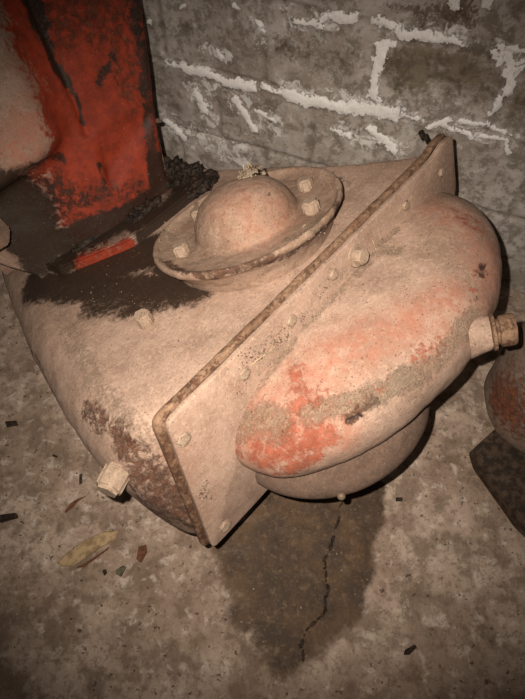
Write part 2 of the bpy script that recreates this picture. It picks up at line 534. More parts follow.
# casing: loft along Y
XS = [(0, -.070), (.035, -.078), (.06, -.104), (.12, -.119), (.2, -.116), (.32, -.101), (.45, -.080), (.58, -.052), (.7, -.022), (.9, .035), (1.12, .098)]
XR = [(0, .815), (.085, .765), (.2, .72), (.315, .688), (.56, .62), (.8, .58), (1.0, .55)]
BZ = [(0, -.33), (.35, -.33), (.6, -.31), (.9, -.20), (1.12, -.12)]
NY = 150
yy = np.linspace(.012, 1.10, NY)
rings = []
for y_ in yy:
    xl, xr, bz = smooth_interp(y_, XS), smooth_interp(y_, XR), smooth_interp(y_, BZ)
    k = min(1, max(0, (y_ - .0) / .07))
    k = k * k * (3 - 2 * k)
    shw = .088 * (1 - k) + .105 * k            # width of the shoulder
    p = []
    for s in np.linspace(0, 1, 70): p.append((xr - .02 + (xl + shw - xr + .02) * s, 0.0))
    for s in np.linspace(0, 1, 34)[1:]:
        # near the joint the side is a slanted flat wall, further back a round shoulder
        r0 = np.array([xl + shw * (1 - s), -.33 * s])
        a = s * math.pi / 2
        r1 = np.array([xl + shw * (1 - math.sin(a) ** 1.0), -(.15 - .09 * min(1, y_ / .9)) * (1 - math.cos(a)) ** .9])
        p.append(tuple(r0 * (1 - k) + r1 * k))
    z0 = p[-1][1]
    for s in np.linspace(0, 1, 14)[1:]: p.append((xl + .012 * s * s, z0 + (bz - z0) * s if z0 > bz else bz - .0001 * s))
    for s in np.linspace(0, 1, 24)[1:]: p.append((xl + .012 + (xr - xl - .012) * s, bz))
    for s in np.linspace(0, 1, 16)[1:]: p.append((xr, bz + (-.02 - bz) * s))
    for s in np.linspace(0, 1, 7)[1:-1]: p.append((xr - .02 + .02 * math.cos(s * math.pi / 2), -.02 + .02 * math.sin(s * math.pi / 2)))
    rings.append([(a, y_, b - .012) for a, b in p])
NV = len(rings[0])
vs = [v for r in rings for v in r]
fs = grid_faces(NY, NV, cv=True)
fs.append(tuple(range(NV))); fs.append(tuple(((NY - 1) * NV + j) for j in range(NV))[::-1])
casing = mesh_obj('casing', vs, fs, M_body, gb)
roughen(casing, .0035, 9, 4, 1)
roughen(casing, .0012, 60, 3, 4)

# flanges
def poly_plate(name, pts, y0, y1, mat, seed=0, bevel=.002, amp=.0008):
    bm = bmesh.new()
    vsb = [bm.verts.new((x, y0, z)) for x, z in pts]
    fce = bm.faces.new(vsb)
    r = bmesh.ops.extrude_face_region(bm, geom=[fce])
    for e in r['geom']:
        if isinstance(e, bmesh.types.BMVert): e.co.y = y1
    bm.normal_update()
    eds = [e for e in bm.edges if abs(e.verts[0].co.y - e.verts[1].co.y) < 1e-6]
    bmesh.ops.bevel(bm, geom=eds, offset=bevel, segments=2, affect='EDGES', profile=.5)
    o = bm_obj(name, bm, mat, gb, smooth=True, angle=50)
    return o

def rounded(pts):
    """pts: (x, z, r) corner list -> rounded dense outline"""
    out = []
    n = len(pts)
    for i in range(n):
        p = np.array(pts[i][:2]); r = pts[i][2]
        a = np.array(pts[i - 1][:2]); b = np.array(pts[(i + 1) % n][:2])
        d0 = unit(a - p); d1 = unit(b - p)
        if r <= 0: out.append(tuple(p)); continue
        s = p + d0 * r; e = p + d1 * r
        for k in range(9):
            t = k / 8
            out.append(tuple((1 - t) ** 2 * s + 2 * t * (1 - t) * p + t * t * e))
    # densify
    res = []
    for i in range(len(out)):
        a = np.array(out[i]); b = np.array(out[(i + 1) % len(out)])
        m = max(1, int(np.linalg.norm(b - a) / .012))
        for k in range(m): res.append(a + (b - a) * k / m)
    return res
FL = [(-.004, .0, .022), (.755, .0, .02), (.79, .012, .012), (.829, .010, .012), (.832, -.13, .03), (.70, -.27, .05), (.5, -.335, .05),
      (.09, -.349, .03), (-.082, -.338, .016)]
out1 = rounded(FL)
def wob(pts, amp, seed):
    a = np.array([(x, z, seed) for x, z in pts])
    d = (fbm(a, 25, 3, seed) - .5) * 2 * amp
    return [(p[0] , p[1] + dd) for p, dd in zip(pts, d)]
cflange = poly_plate('cover_flange', wob(out1, .0016, 3), 0, .012, M_body, bevel=.0018)
out2 = rounded([(x + (.003 if x > .4 else -.012), z + (.004 if z > -.2 else -.003), r) for x, z, r in FL])
rim = poly_plate('casing_flange', wob(out2, .002, 7), .0175, .032, M_edge, bevel=.004)
gask = poly_plate('gasket', [(x * .992 + .003, z - .006 if z > -.2 else z + .005) for x, z in out1], .011, .019, M_grease, bevel=.0005)

# cover: a drum about Z, half of it in front of the joint
def outline_r(th):           # plan outline, th 0 (right) .. pi (left), superelliptic half disc
    ca, sa = np.cos(th), np.sin(th)
    return .443 + (.38 if ca > 0 else .386) * np.sign(ca) * np.abs(ca) ** .97, .242 * np.abs(sa) ** 1.04
PROF = [(0.00, -.068), (.30, -.0665), (.55, -.068), (.72, -.073), (.84, -.080), (.92, -.090), (.965, -.102), (.99, -.117), (1.0, -.135), (.995, -.155), (.982, -.172),
        (.955, -.186), (.90, -.197), (.8, -.203), (.5, -.206), (0.0, -.207)]
pr = np.array(PROF)
dd = np.concatenate([[0], np.cumsum(np.linalg.norm(np.diff(pr, axis=0) * [.3, 1], axis=1))])
tt = np.linspace(0, dd[-1], 110)
def smooth1(a, w=9):
    k = np.hanning(w + 2)[1:-1]; k /= k.sum()
    p = np.concatenate([np.full(w // 2, a[0]), a, np.full(w // 2, a[-1])])
    return np.convolve(p, k, 'valid')
pr_r = smooth1(np.interp(tt, dd, pr[:, 0])); pr_z = smooth1(np.interp(tt, dd, pr[:, 1]))
pr_z = np.where(pr_z < -.125, (pr_z + .125) * 1.15 - .125, pr_z)
pr_r[0] = 0; pr_r[-1] = 0
NT = 190
ths = np.linspace(0, math.pi, NT)
vs = []
for th in ths:
    ox, of = outline_r(th)
    # the left end droops lower, as the casting wraps round it
    for r, z_ in zip(pr_r, pr_z):
        x_ = .443 + (ox - .443) * r
        f_ = of * r
        drop = -.022 * max(0, (.20 - x_) / .17) ** 1.5
        up = ((.036 + .02 * max(0, (x_ - .5) / .3)) * max(0, 1 - r ** 3) if z_ > -.125 else 0)
        k_ = min(1, max(0, (x_ - .06) / .35))
        vs.append((x_, -f_ * (1.0 - .035 * math.exp(-((x_ - .3) / .16) ** 2)) + .004, z_ - .036 + up + drop + .024 * (x_ - .4)))
cover = mesh_obj('cover', vs, grid_faces(NT, len(pr_r), flip=True), M_body, gb)
roughen(cover, .006, 7, 3, 11, lambda c: np.clip(-c[:, 1] / .05, 0, 1))
roughen(cover, .0016, 45, 3, 12)

# lower pan under the cover, narrowing to the floor
vs = []
NP = 96
cx_, cy_ = .290, .022
pp = [(.0, -.20), (.12, -.205), (.16, -.215), (.195, -.235), (.224, -.256), (.240, -.280), (.246, -.300), (.243, -.316), (.228, -.328), (.19, -.335), (.15, -.36), (.12, -.42), (.11, -.49), (0, -.49)]
pa = np.array(pp); d2 = np.concatenate([[0], np.cumsum(np.linalg.norm(np.diff(pa, axis=0), axis=1))]); t2 = np.linspace(0, d2[-1], 80)
a_r = smooth1(np.interp(t2, d2, pa[:, 0]), 5); a_z = smooth1(np.interp(t2, d2, pa[:, 1]), 5); a_r[0] = a_r[-1] = 0
for k in range(NP):
    th = 2 * math.pi * k / NP
    for r, z_ in zip(a_r, a_z): vs.append((cx_ + r * math.cos(th) * .93, cy_ + r * math.sin(th) * .95, z_))
pan = mesh_obj('oil_pan', vs, grid_faces(NP, 80, cu=True, flip=True), M_old, gb)
roughen(pan, .002, 20, 3, 21)

# tower (bell housing) standing on the back of the casing
A0 = lhit(60, 268); B0 = lhit(195, 180)
def tower_y(x): return .64 + (x - .133) * (.562 - .636) / (.537 - .133)
NZ, NS = 120, 110
zt = np.linspace(-.06, .80, NZ)
TR = [(-.1, .455), (0, .462), (.064, .470), (.15, .497), (.213, .521), (.288, .549), (.34, .566), (.391, .585), (.5, .60), (.8, .64)]
TL = [(-.1, .12), (0, .085), (.1, .02), (.15, .0), (.25, .02), (.5, .06), (.8, .12)]
grid = []
ridge = [(-.1, .36), (.10, .335), (.27, .366), (.476, .387), (.8, .42)]     # x of the crease by z
for z_ in zt:
    xr, xl = smooth_interp(z_, TR), smooth_interp(z_, TL)
    xc = interp(z_, ridge)
    row = []
    for s in np.linspace(0, 1, 76):
        x_ = xl + (xr - xl) * s
        y_ = tower_y(x_)
        # left bulge above z ~ .25 hanging over the neck
        lim = .235 + .10 * (x_ - .25) + .35 * max(0, x_ - .28)
        up = 1 / (1 + math.exp(-(z_ - lim) / .008))
        lx = 1 / (1 + math.exp((x_ - (xc - .075)) / .022))
        y_ -= .075 * up * lx
        y_ += .030 * (1 - up) * (1 / (1 + math.exp((x_ - .19) / .02)))
        # crease
        y_ += .010 * math.exp(-((x_ - xc) / .009) ** 2) * (1 if z_ > .22 else 0) 
        # right panel steps back a touch above the pocket corner
        if x_ > xc:
            g = 1 / (1 + math.exp(-(z_ - (.085 + .55 * (x_ - .32))) / .006))
            y_ += .022 * g * min(1, (x_ - xc) / .02) * max(0, 1 - max(0, z_ - .12) / .10)
        row.append((x_, y_, z_))
    yr = row[-1][1]
    for s in np.linspace(0, 1, 8)[1:]:                 # rounded right edge, then the back
        a = s * math.pi / 2
        row.append((xr + .012 * math.sin(a), yr + .014 * (1 - math.cos(a)) , z_))
    for s in np.linspace(0, 1, 8)[1:]: row.append((xr + .012, yr + .014 + .13 * s, z_))
    for s in np.linspace(0, 1, 20)[1:]: row.append((xr + .012 - (xr - xl + .012) * s, yr + .144, z_))
    grid += row
    NR = len(row)
fs = grid_faces(NZ, NR, cv=True, flip=True)
fs.append(tuple(range(NR))); fs.append(tuple(((NZ - 1) * NR + j) for j in range(NR))[::-1])
tower = mesh_obj('bell_housing', grid, fs, M_tower, gb)
roughen(tower, .0045, 10, 4, 31)
roughen(tower, .0012, 60, 3, 33)
tower['label'] = 'orange-red housing with black grease and pale dust'
# rim flange along its right edge
vs = []
zr = np.linspace(.0, .80, 90)
for z_ in zr:
    xr = smooth_interp(z_, TR); yb = tower_y(xr) + .022
    o = .013 + .004 * math.sin(z_ * 17) + (.010 if z_ < .1 else 0) * (1 - z_ / .1)
    for dx, dy in ((0, 0), (o, .001), (o + .004, .004), (o + .004, .018), (o, .022), (0, .022)): vs.append((xr + .006 + dx, yb + dy, z_))
fs = grid_faces(90, 6, cv=True, flip=True); fs.append(tuple(range(6))); fs.append(tuple(89 * 6 + j for j in range(6))[::-1])
trim_ = mesh_obj('rim_flange', vs, fs, M_tower, gb, smooth=False)
attr(trim_, 'dark', np.full(len(vs), .55)); attr(trim_, 'rust', np.full(len(vs), .5))
# base flange slab
bp = [lhit(12, 262, .0)[:2], lhit(60, 272, .0)[:2], lhit(132, 243, .0)[:2], lhit(200, 190, .0)[:2], np.array([.585, .62]), np.array([.57, .80]), np.array([.04, .84])]
bm = bmesh.new()
outb = rounded([(p[0], p[1], .012) for p in bp])
vb = [bm.verts.new((p[0], p[1], -.02)) for p in outb]
fc = bm.faces.new(vb)
r = bmesh.ops.extrude_face_region(bm, geom=[fc])
for e in r['geom']:
    if isinstance(e, bmesh.types.BMVert): e.co.z = .012
bm.normal_update()
bmesh.ops.bevel(bm, geom=[e for e in bm.edges if abs(e.verts[0].co.z - e.verts[1].co.z) < 1e-6], offset=.004, segments=2, affect='EDGES')
bmesh.ops.triangulate(bm, faces=[f for f in bm.faces if len(f.verts) > 4])
bmesh.ops.subdivide_edges(bm, edges=[e for e in bm.edges if e.calc_length() > .03], cuts=3, use_grid_fill=True)
base = bm_obj('housing_base_flange', bm, M_tower, gb, smooth=True)

# lid: a dished disc with a domed middle
Cl = lhit(242.5, 212, .045)
Cl = np.array([Cl[0], Cl[1], 0.0])
lp = [(.184, -.012), (.188, .004), (.196, .014), (.203, .022), (.210, .028), (.2125, .034), (.2125, .042), (.209, .046), (.204, .045), (.200, .040), (.195, .034),
      (.180, .029), (.150, .026), (.128, .026), (.119, .028), (.115, .033), (.113, .042), (.108, .056), (.099, .072), (.086, .087), (.068, .099), (.046, .107), (.023, .111), (.0, .112)]
def ltilt(dx, dy): return -.006 - .12 * (.57 * dx + .82 * dy)
la = np.array(lp); d3 = np.concatenate([[0], np.cumsum(np.linalg.norm(np.diff(la, axis=0), axis=1))]); t3 = np.linspace(0, d3[-1], 110)
l_r = smooth1(np.interp(t3, d3, la[:, 0]), 5); l_z = smooth1(np.interp(t3, d3, la[:, 1]), 5); l_r[-1] = 0
NL = 190
vs = []
for k in range(NL):
    th = 2 * math.pi * k / NL
    for r, z_ in zip(l_r * .98, l_z): vs.append((Cl[0] + r * math.cos(th), Cl[1] + r * math.sin(th), z_ + ltilt(r * math.cos(th), r * math.sin(th)) * min(1, max(0, (z_ + .01) / .03))))
lid = mesh_obj('domed_lid', vs, grid_faces(NL, 110, cu=True), M_lid, gb)
roughen(lid, .0028, 14, 3, 41)
roughen(lid, .0014, 70, 3, 43)

# bolts ------------------------------------------------------------
def frame(zdir, hint=(1, 0, 0)):
    zd = Vector(zdir).normalized()
    x = Vector(hint); x = (x - zd * x.dot(zd)).normalized()
    y = zd.cross(x)
    return Matrix((x, y, zd)).transposed().to_4x4()

def hex_bm(r, h, washer=True, bev=.15, seg=6):
    bm = bmesh.new()
    bmesh.ops.create_cone(bm, segments=seg, radius1=r, radius2=r * .96, depth=h, cap_ends=True, matrix=Matrix.Translation((0, 0, h / 2)))
    bmesh.ops.bevel(bm, geom=list(bm.edges), offset=r * bev, segments=3, affect='EDGES')
    if washer:
        bmesh.ops.create_cone(bm, segments=28, radius1=r * 1.3, radius2=r * 1.22, depth=h * .22, cap_ends=True, matrix=Matrix.Translation((0, 0, h * .09)))
    return bm
def bolt(p, zdir, r=.016, h=.014, parent=gb, name='bolt', mat=None, rot=0, washer=True, bev=.15, label=None):
    o = bm_obj(name, hex_bm(r, h, washer, bev), mat or M_bolt, parent, smooth=True, angle=40)
    M = frame(zdir) @ Matrix.Rotation(rot, 4, 'Z')
    M.translation = Vector(p)
    o.matrix_local = M
    roughen(o, r * .05, 90, 2, random.randint(0, 99))
    if label: o['label'] = label
    return o

for x, y, r in ((182, 438, .0155), (243, 373, .0135), (290, 320, .0135), (332, 274, .013), (224, 525, .0155), (404, 205, .012), (440, 172, .011)):
    p = fhit(x, y)
    bolt((p[0], -.001, p[2]), (0, -1, 0), r * 1.08, .0065, cflange, rot=random.random(), washer=False, bev=.25)
p = fhit(360, 257, -.012)
bolt((p[0], -.002, p[2] + .0), (0, -1, .2), .0175, .022, cflange, rot=.3)
p = lhit(146, 322, -.008)
bolt((p[0], p[1], -.016), (0.0, -.05, 1), .0185, .032, casing, washer=False, rot=.2)
for x, y in ((193, 247), (309, 212), (187, 209), (327, 171)):
    p = lhit(x, y, .030)
    d = np.array([p[0] - Cl[0], p[1] - Cl[1]]); d = unit(d) * .150
    bolt((Cl[0] + d[0], Cl[1] + d[1], .026 + ltilt(d[0], d[1])), (.07, .10, 1), .0195, .026, lid, washer=False, rot=random.random(), bev=.22)
# plug on the casing's side
cst = Caster(casing)
p, nn = cst(118, 471)
pd = unit(np.array([-.88, -.38, .0]))
pl = bm_obj('side_plug', hex_bm(.028, .046, False, .22), M_bolt, casing, smooth=True, angle=40)
Mx = frame(pd) @ Matrix.Rotation(.3, 4, 'Z'); Mx.translation = Vector(p - pd * .006); pl.matrix_local = Mx
roughen(pl, .0014, 60, 2, 3)

# plug on the cover's rim
cc = Caster(cover)
rd = unit(np.array([.56, -.742, 0.03]))
th = math.radians(52)
p, nn = cc(481, 334)
ppx = p - rd * .001
def lathe(prof, seg=40, sides=None):
    bm = bmesh.new()
    rg = []
    for r, z_ in prof:
        rg.append([bm.verts.new((r * math.cos(2 * math.pi * k / seg), r * math.sin(2 * math.pi * k / seg), z_)) for k in range(seg)])
    for a, b in zip(rg[:-1], rg[1:]):
        for k in range(seg): bm.faces.new((a[k], a[(k + 1) % seg], b[(k + 1) % seg], b[k]))
    bm.faces.new(rg[0][::-1]); bm.faces.new(rg[-1])
    return bm
Mx = frame(rd); Mx.translation = Vector(ppx)
boss = bm_obj('plug_boss', lathe([(.043, -.022), (.040, -.012), (.0375, -.005), (.0355, .001), (.034, .006), (.033, .012), (.031, .0165), (.0, .017)]), M_body, cover, smooth=True, angle=60)
boss.matrix_local = Mx
cap = bm_obj('rim_plug', lathe([(.030, .018), (.034, .020), (.034, .024), (.024, .026), (.023, .030), (.028, .032), (.0295, .036), (.0295, .054), (.027, .058), (.0, .0585)]), M_edge, cover, smooth=True, angle=40)
cap.matrix_local = Mx
roughen(boss, .0015, 50, 2, 5); roughen(cap, .0012, 50, 2, 6)
attr(cap, 'rust', np.full(len(cap.data.vertices), .25))

# drip at the pan's edge
pc = Caster(pan)
p, nn = next(((a, b) for a, b in (pc(341, y_) for y_ in range(497, 480, -1)) if a is not None), (None, None))
if p is not None:
    bm = bmesh.new(); bmesh.ops.create_uvsphere(bm, u_segments=16, v_segments=10, radius=.008)
    o = bm_obj('drain_plug', bm, M_drop, gb, smooth=True, angle=180); o.location = Vector(p + nn * .002)

# grey lug low on the left of the housing
lg = loc(hit(-8, 226, O + .60 * G, G))
bm = bmesh.new()
vb = [bm.verts.new((lg[0] + a, lg[1] - .03, lg[2] + b)) for a, b in ((-.06, -.035), (.0, -.04), (.022, -.015), (.018, .02), (-.005, .045), (-.06, .05))]
fc = bm.faces.new(vb); r = bmesh.ops.extrude_face_region(bm, geom=[fc])
for e in r['geom']:
    if isinstance(e, bmesh.types.BMVert): e.co.y += .022
bm.normal_update()
bmesh.ops.bevel(bm, geom=list(bm.edges), offset=.003, segments=2, affect='EDGES')
lug = bm_obj('mounting_lug', bm, M_old, gb, smooth=True)

# small stud where the wall meets the flange's peak, and a nut on the housing rim
p = fhit(427, 134, .02)
bolt((p[0] , .026, p[2] - .012), (-.2, .3, 1), .0065, .020, name='stud', mat=M_grease, washer=False)
p = loc(hit(155, 123, O + .585 * G, G))
bolt((smooth_interp(p[2], TR) + .02, tower_y(.52) + .02, p[2]), (0.4, -1, 0), .006, .008, mat=M_old, washer=False)

# crumbly grease piled round the foot of the housing
def lump(name, center, rad, mat, parent, seed, amp=.35, sc=22, sub=5):
    bm = bmesh.new()
    bmesh.ops.create_icosphere(bm, subdivisions=sub, radius=1)
    o = bm_obj(name, bm, mat, parent, smooth=True, angle=180)
    c_ = coords(o) * np.array(rad)
    n_ = normals(o)
    c_ = c_ + n_ * ((fbm(c_ + seed, sc, 4, seed) - .5) * 2 * amp * min(rad))[:, None]
    setco(o, c_ + np.array(center))
    return o
for (x, y, zz, rx, ry, rz, sd) in ((176, 182, .01, .045, .05, .050, 2), (192, 180, .0, .045, .04, .040, 3), (150, 212, .008, .06, .03, .020, 5), (100, 236, .01, .08, .022, .012, 6), (205, 186, .0, .06, .04, .018, 8)):
    p = lhit(x, y, zz)
    lump('grease_buildup', (p[0], p[1] + .02, p[2]), (rx, ry, rz), M_grease, gb, sd, .75, 55, 6)

# ---------------- paint: old red paint, rust, grease, crust through the dust; some painted housing shade
ct = Caster(cover, casing, cflange, tower, base)
for o in (cover,):
    paint(o, 'red', ct, [([(285, 420), (300, 405), (320, 400)], .024, .8, .9), ([(260, 455), (290, 445), (320, 440)], .026, .95, .9), ([(255, 472), (290, 468), (315, 460)], .016, 1.1, .8),
        ([(298, 370), (300, 380)], .016, .7, .8), ([(235, 430), (240, 455)], .010, .7, .7), ([(470, 285), (480, 270)], .012, .5, .8), ([(415, 355), (440, 345)], .014, .55, .8), ([(350, 403), (385, 385)], .010, .65, .6),
        ([(455, 215), (475, 225)], .02, .5, .8)])
    paint(o, 'soft', ct, [([(300, 375), (350, 345), (400, 325), (450, 300)], .045, .75, .9), ([(262, 445), (320, 430)], .06, 1, .8), ([(440, 210), (480, 240), (490, 290)], .045, .6, .9), ([(430, 360), (480, 310)], .03, .5, .9), ([(250, 400), (290, 385)], .03, .7, .9)])
    paint(o, 'crust', ct, [([(240, 428), (265, 418), (280, 425)], .026, .75, .7), ([(310, 415), (350, 400), (400, 385), (440, 360), (475, 320)], .019, .8, .7), ([(245, 400), (300, 330), (345, 285), (395, 230)], .010, .5, .7),
        ([(370, 250), (392, 252)], .014, .6, .7)])
    paint(o, 'rust', ct, [([(346, 420), (356, 414), (372, 400), (376, 396)], .0085, 1, .5), ([(484, 265), (480, 272)], .008, .9, .6), ([(476, 295), (470, 305)], .005, .8, .6)])
    paint(o, 'dark', ct, [([(346, 421), (366, 414)], .0045, .8, .6), ([(484, 266), (482, 270)], .005, .7, .6)])
paint(cflange, 'crust', ct, [([(205, 485), (210, 495)], .02, .75, .7), ([(240, 400), (300, 335), (350, 280)], .01, .5, .8)])
paint(cflange, 'soft', ct, [([(200, 455), (225, 500)], .05, .35, .9)])
paint(casing, 'dark', ct, [([(35, 285), (90, 288), (140, 290), (190, 288)], .055, 1.0, .55), ([(40, 268), (110, 264), (170, 245), (190, 270)], .07, 1.15, .35), ([(100, 300), (150, 300)], .052, .85, .5), ([(190, 305), (200, 285)], .012, .6, .7),
    ([(335, 163), (348, 162)], .012, .75, .6), ([(340, 178), (348, 186)], .008, .6, .7)])
paint(casing, 'rust', ct, [([(100, 425), (88, 412)], .024, .75, .6), ([(120, 432), (150, 475), (190, 525)], .030, .8, .5), ([(135, 470), (165, 520)], .03, .7, .5), ([(60, 415), (90, 450)], .012, .7, .6), ([(30, 345), (60, 405)], .008, .6, .7), ([(335, 165), (350, 164)], .016, .6, .7)],
    )
paint(casing, 'red', ct, [([(148, 495), (190, 538)], .012, .6, .7), ([(118, 425), (130, 440)], .012, .45, .8), ([(60, 405), (75, 430)], .01, .4, .8)])
paint(casing, 'crust', ct, [([(55, 300), (90, 380), (120, 405)], .02, .35, .9), ([(110, 395), (130, 420), (150, 440)], .02, .4, .9)])
paint(rim, 'rust', Caster(rim), [([(175, 400), (210, 370)], .012, .5, .7), ([(240, 335), (330, 240)], .010, .5, .8), ([(330, 240), (420, 160)], .01, .5, .8)], lambda c: np.where(c[:, 2] < -.04, .40, .24))
lc = Caster(lid)
paint(lid, 'rust', lc, [([(150, 246), (165, 262), (190, 272), (215, 274), (240, 269), (270, 262)], .012, .95, .6), ([(270, 262), (300, 247), (325, 228), (338, 205)], .011, .8, .7), ([(180, 205), (195, 207)], .012, .6, .7), ([(268, 193), (272, 198)], .006, .7, .6), ([(345, 185), (335, 210)], .006, .6, .6), ([(187, 172), (205, 166)], .008, .5, .7)])
paint(lid, 'soft', lc, [([(230, 200), (280, 205), (255, 235)], .045, .45, .9), ([(190, 180), (220, 172)], .03, .4, .9)])
paint(lid, 'crust', lc, [([(157, 215), (165, 232), (172, 238)], .01, .7, .6), ([(290, 240), (312, 228), (322, 215)], .011, .6, .6)])
tw = Caster(tower, base)
paint(tower, 'red', tw, [([(80, 20), (135, 60), (120, 130), (130, 190)], .15, 1.5, .3), ([(75, 110), (85, 160), (95, 205)], .095, 1.4, .35), ([(52, 30), (62, 100)], .035, .85, .6), ([(50, 170), (85, 225)], .06, .9, .5), ([(35, 10), (45, 50)], .02, .45, .7)], wamp=.008)
paint(tower, 'soft', tw, [([(40, 60), (45, 110), (20, 150)], .05, .7, .9)])
paint(tower, 'dark', tw, [([(30, -2), (38, 20)], .020, 1.3, .5), ([(38, 20), (52, 60), (66, 82)], .0105, 1.4, .5), ([(66, 82), (76, 100), (84, 122)], .0050, 1.2, .6), ([(112, 55), (104, 70), (98, 84)], .008, .85, .7),  # leading strokes paint in the crease's shade as a dark line
    ([(0, 190), (20, 200), (30, 240)], .055, 1.1, .4), ([(35, 205), (40, 262)], .045, 1.1, .4), ([(40, 250), (90, 232), (130, 218), (160, 200)], .034, 1.2, .4), ([(155, 160), (160, 195)], .024, 1.2, .4), ([(142, 80), (143, 92)], .010, .9, .6), ([(132, -5), (144, 60), (148, 110), (152, 160)], .015, .85, .7), ([(45, 185), (60, 215)], .035, .55, .9), ([(70, 200), (140, 190)], .03, .5, .9),
    ([(100, 165), (107, 190)], .005, .8, .6), ([(0, 176), (30, 166), (62, 158)], .012, .8, .7)], wamp=.008)  # shade painted into the pocket corner and under the bulge's edge
paint(tower, 'rust', tw, [([(60, 5), (140, 10)], .07, .5, .8), ([(110, 40), (135, 100)], .03, .4, .8), ([(60, 190), (80, 200)], .04, .5, .8)])  # weak brown patches; the first tones the housing's top darker
paint(base, 'red', tw, [([(75, 266), (100, 258), (130, 246)], .018, 1.3, .4)], wamp=.006)
paint(base, 'dark', tw, [([(20, 250), (80, 240), (150, 215), (190, 190)], .045, 1.3, .4), ([(145, 240), (195, 200)], .03, 1.2, .5), ([(10, 262), (60, 266)], .04, 1.1, .5)])

# ------------------------------------------------------------------ crumbs and straw on the gearbox
def crumbs(name, spots, mat, seed, M=None):
    """spots: (px, py, spread px, count, size) over the gearbox surface -> one heap of loose grit"""
    rnd = random.Random(seed)
    bm = bmesh.new()
    cast = Caster(casing, cover, cflange, lid, tower, base)
    for x, y, sp, cnt, sz in spots:
        for _ in range(cnt):
            p, nn = cast(x + rnd.gauss(0, sp), y + rnd.gauss(0, sp * .8))
            if p is None: continue
            s = sz * rnd.uniform(.5, 1.5)
            pw = O + MB.T @ (p + nn * s * .3)
            Mt = Matrix.Translation(Vector(pw)) @ Matrix.Rotation(rnd.random() * 6, 4, Vector((rnd.random(), rnd.random(), 1)).normalized()) @ Matrix.Diagonal((s, s * rnd.uniform(.6, 1), s * rnd.uniform(.4, .8), 1))
            bmesh.ops.create_icosphere(bm, subdivisions=1, radius=1, matrix=Mt)
    return bm_obj(name, bm, mat, None)
g1 = crumbs('grit', [(275, 348, 14, 260, .0010), (255, 368, 9, 120, .0009), (310, 318, 9, 120, .0009), (375, 254, 10, 120, .0010), (345, 280, 10, 80, .0009), (262, 352, 10, 90, .0016), (285, 336, 8, 80, .0016), (300, 322, 6, 40, .0015), (320, 296, 9, 50, .0014), (380, 250, 8, 60, .0016), (240, 385, 8, 40, .0013), (205, 490, 7, 60, .0018),
                     (150, 345, 25, 60, .0010), (265, 425, 18, 60, .0014), (400, 380, 18, 50, .0014), (345, 405, 12, 50, .0014), (168, 232, 6, 40, .0018), (308, 232, 8, 50, .0018), (330, 180, 5, 25, .0018),
                     (350, 225, 8, 30, .0013), (120, 290, 30, 50, .0012), (400, 330, 40, 40, .001)], M_grit, 5)
tag(g1, 'loose grit and crumbs scattered over the dusty gearbox', 'grit', kind='stuff')
hp = next(p for p in (lc(248, y_)[0] for y_ in range(160, 215)) if p is not None and abs(p[0] - Cl[0]) < .12 and p[2] > .07)
rnd = random.Random(9)
bm = bmesh.new()
for _ in range(260):
    a = rnd.random() * 6.28; rr = abs(rnd.gauss(0, .014))
    s = rnd.uniform(.0015, .0048)
    o_ = np.array([rr * math.cos(a) * 1.3, rr * math.sin(a), 0])
    o_[2] = .004 + max(0, .014 - rr * .6) * rnd.random() - (rr ** 2) * 3
    pw = O + MB.T @ (hp + o_)
    Mt = Matrix.Translation(Vector(pw)) @ Matrix.Rotation(rnd.random() * 6, 4, Vector((rnd.random(), rnd.random(), .3)).normalized()) @ Matrix.Diagonal((s, s * .8, s * .6, 1))
    bmesh.ops.create_icosphere(bm, subdivisions=1, radius=1, matrix=Mt)
g2 = bm_obj('crumbled_dirt', bm, M_grit, None)
tag(g2, 'small heap of crumbled dirt on top of the lid dome', 'dirt', kind='stuff')

def tube_world(name, pts, r, mat, taper=True):
    cu = bpy.data.curves.new(name, 'CURVE'); cu.dimensions = '3D'; cu.bevel_depth = r; cu.bevel_resolution = 2; cu.use_fill_caps = True
    sp = cu.splines.new('POLY'); sp.points.add(len(pts) - 1)
    for k, p in enumerate(pts):
        sp.points[k].co = (*map(float, p), 1); sp.points[k].radius = 1 - .4 * k / len(pts) if taper else 1
    tmp = bpy.data.objects.new(name, cu)
    me = bpy.data.meshes.new_from_object(tmp)
    bpy.data.objects.remove(tmp); me.name = name
    o = bpy.data.objects.new(name, me); COL.objects.link(o)
    me.materials.clear(); me.materials.append(mat)
    me.polygons.foreach_set('use_smooth', [True] * len(me.polygons))
    return o
allc = Caster(casing, cover, cflange, rim, lid, tower, base)
def surf(px, lift=.0012):
    out = []
    for x, y in px:
        p, nn = allc(x, y)
        out.append(O + MB.T @ (p + nn * lift))
    return out
straws = [
    ([(422, 216), (427, 230), (433, 245), (441, 264)], .0007, 'thin curved straw fibre lying on the cover high up, beside its reddish right end'),
    ([(296, 350), (302, 340), (308, 332)], .0011, 'short pale straw on the cover beside the half-buried flange bolts'),
    ([(372, 240), (376, 250), (379, 262)], .0007, 'fine dark-edged stalk rising beside the thick dusty bolt head'),
    ([(374, 256), (384, 250), (392, 246)], .0008, 'short stalk in the dirt right of the thick dusty bolt head'),
    ([(250, 365), (262, 356), (274, 347)], .0007, 'thin straw in the grit along the joint between two flange bolts'),
    ([(398, 212), (404, 205), (412, 196)], .0008, 'short twig bit near the upper end of the flange'),
    ([(326, 180), (331, 186), (333, 192)], .0007, 'tiny straw inside the lid rim near its far bolt'),
]
for px, r, lab in straws:
    o = tube_world('straw', surf(px, .0015), r, M_straw)
    tag(o, lab, 'straw', 'bits of straw on the gearbox')
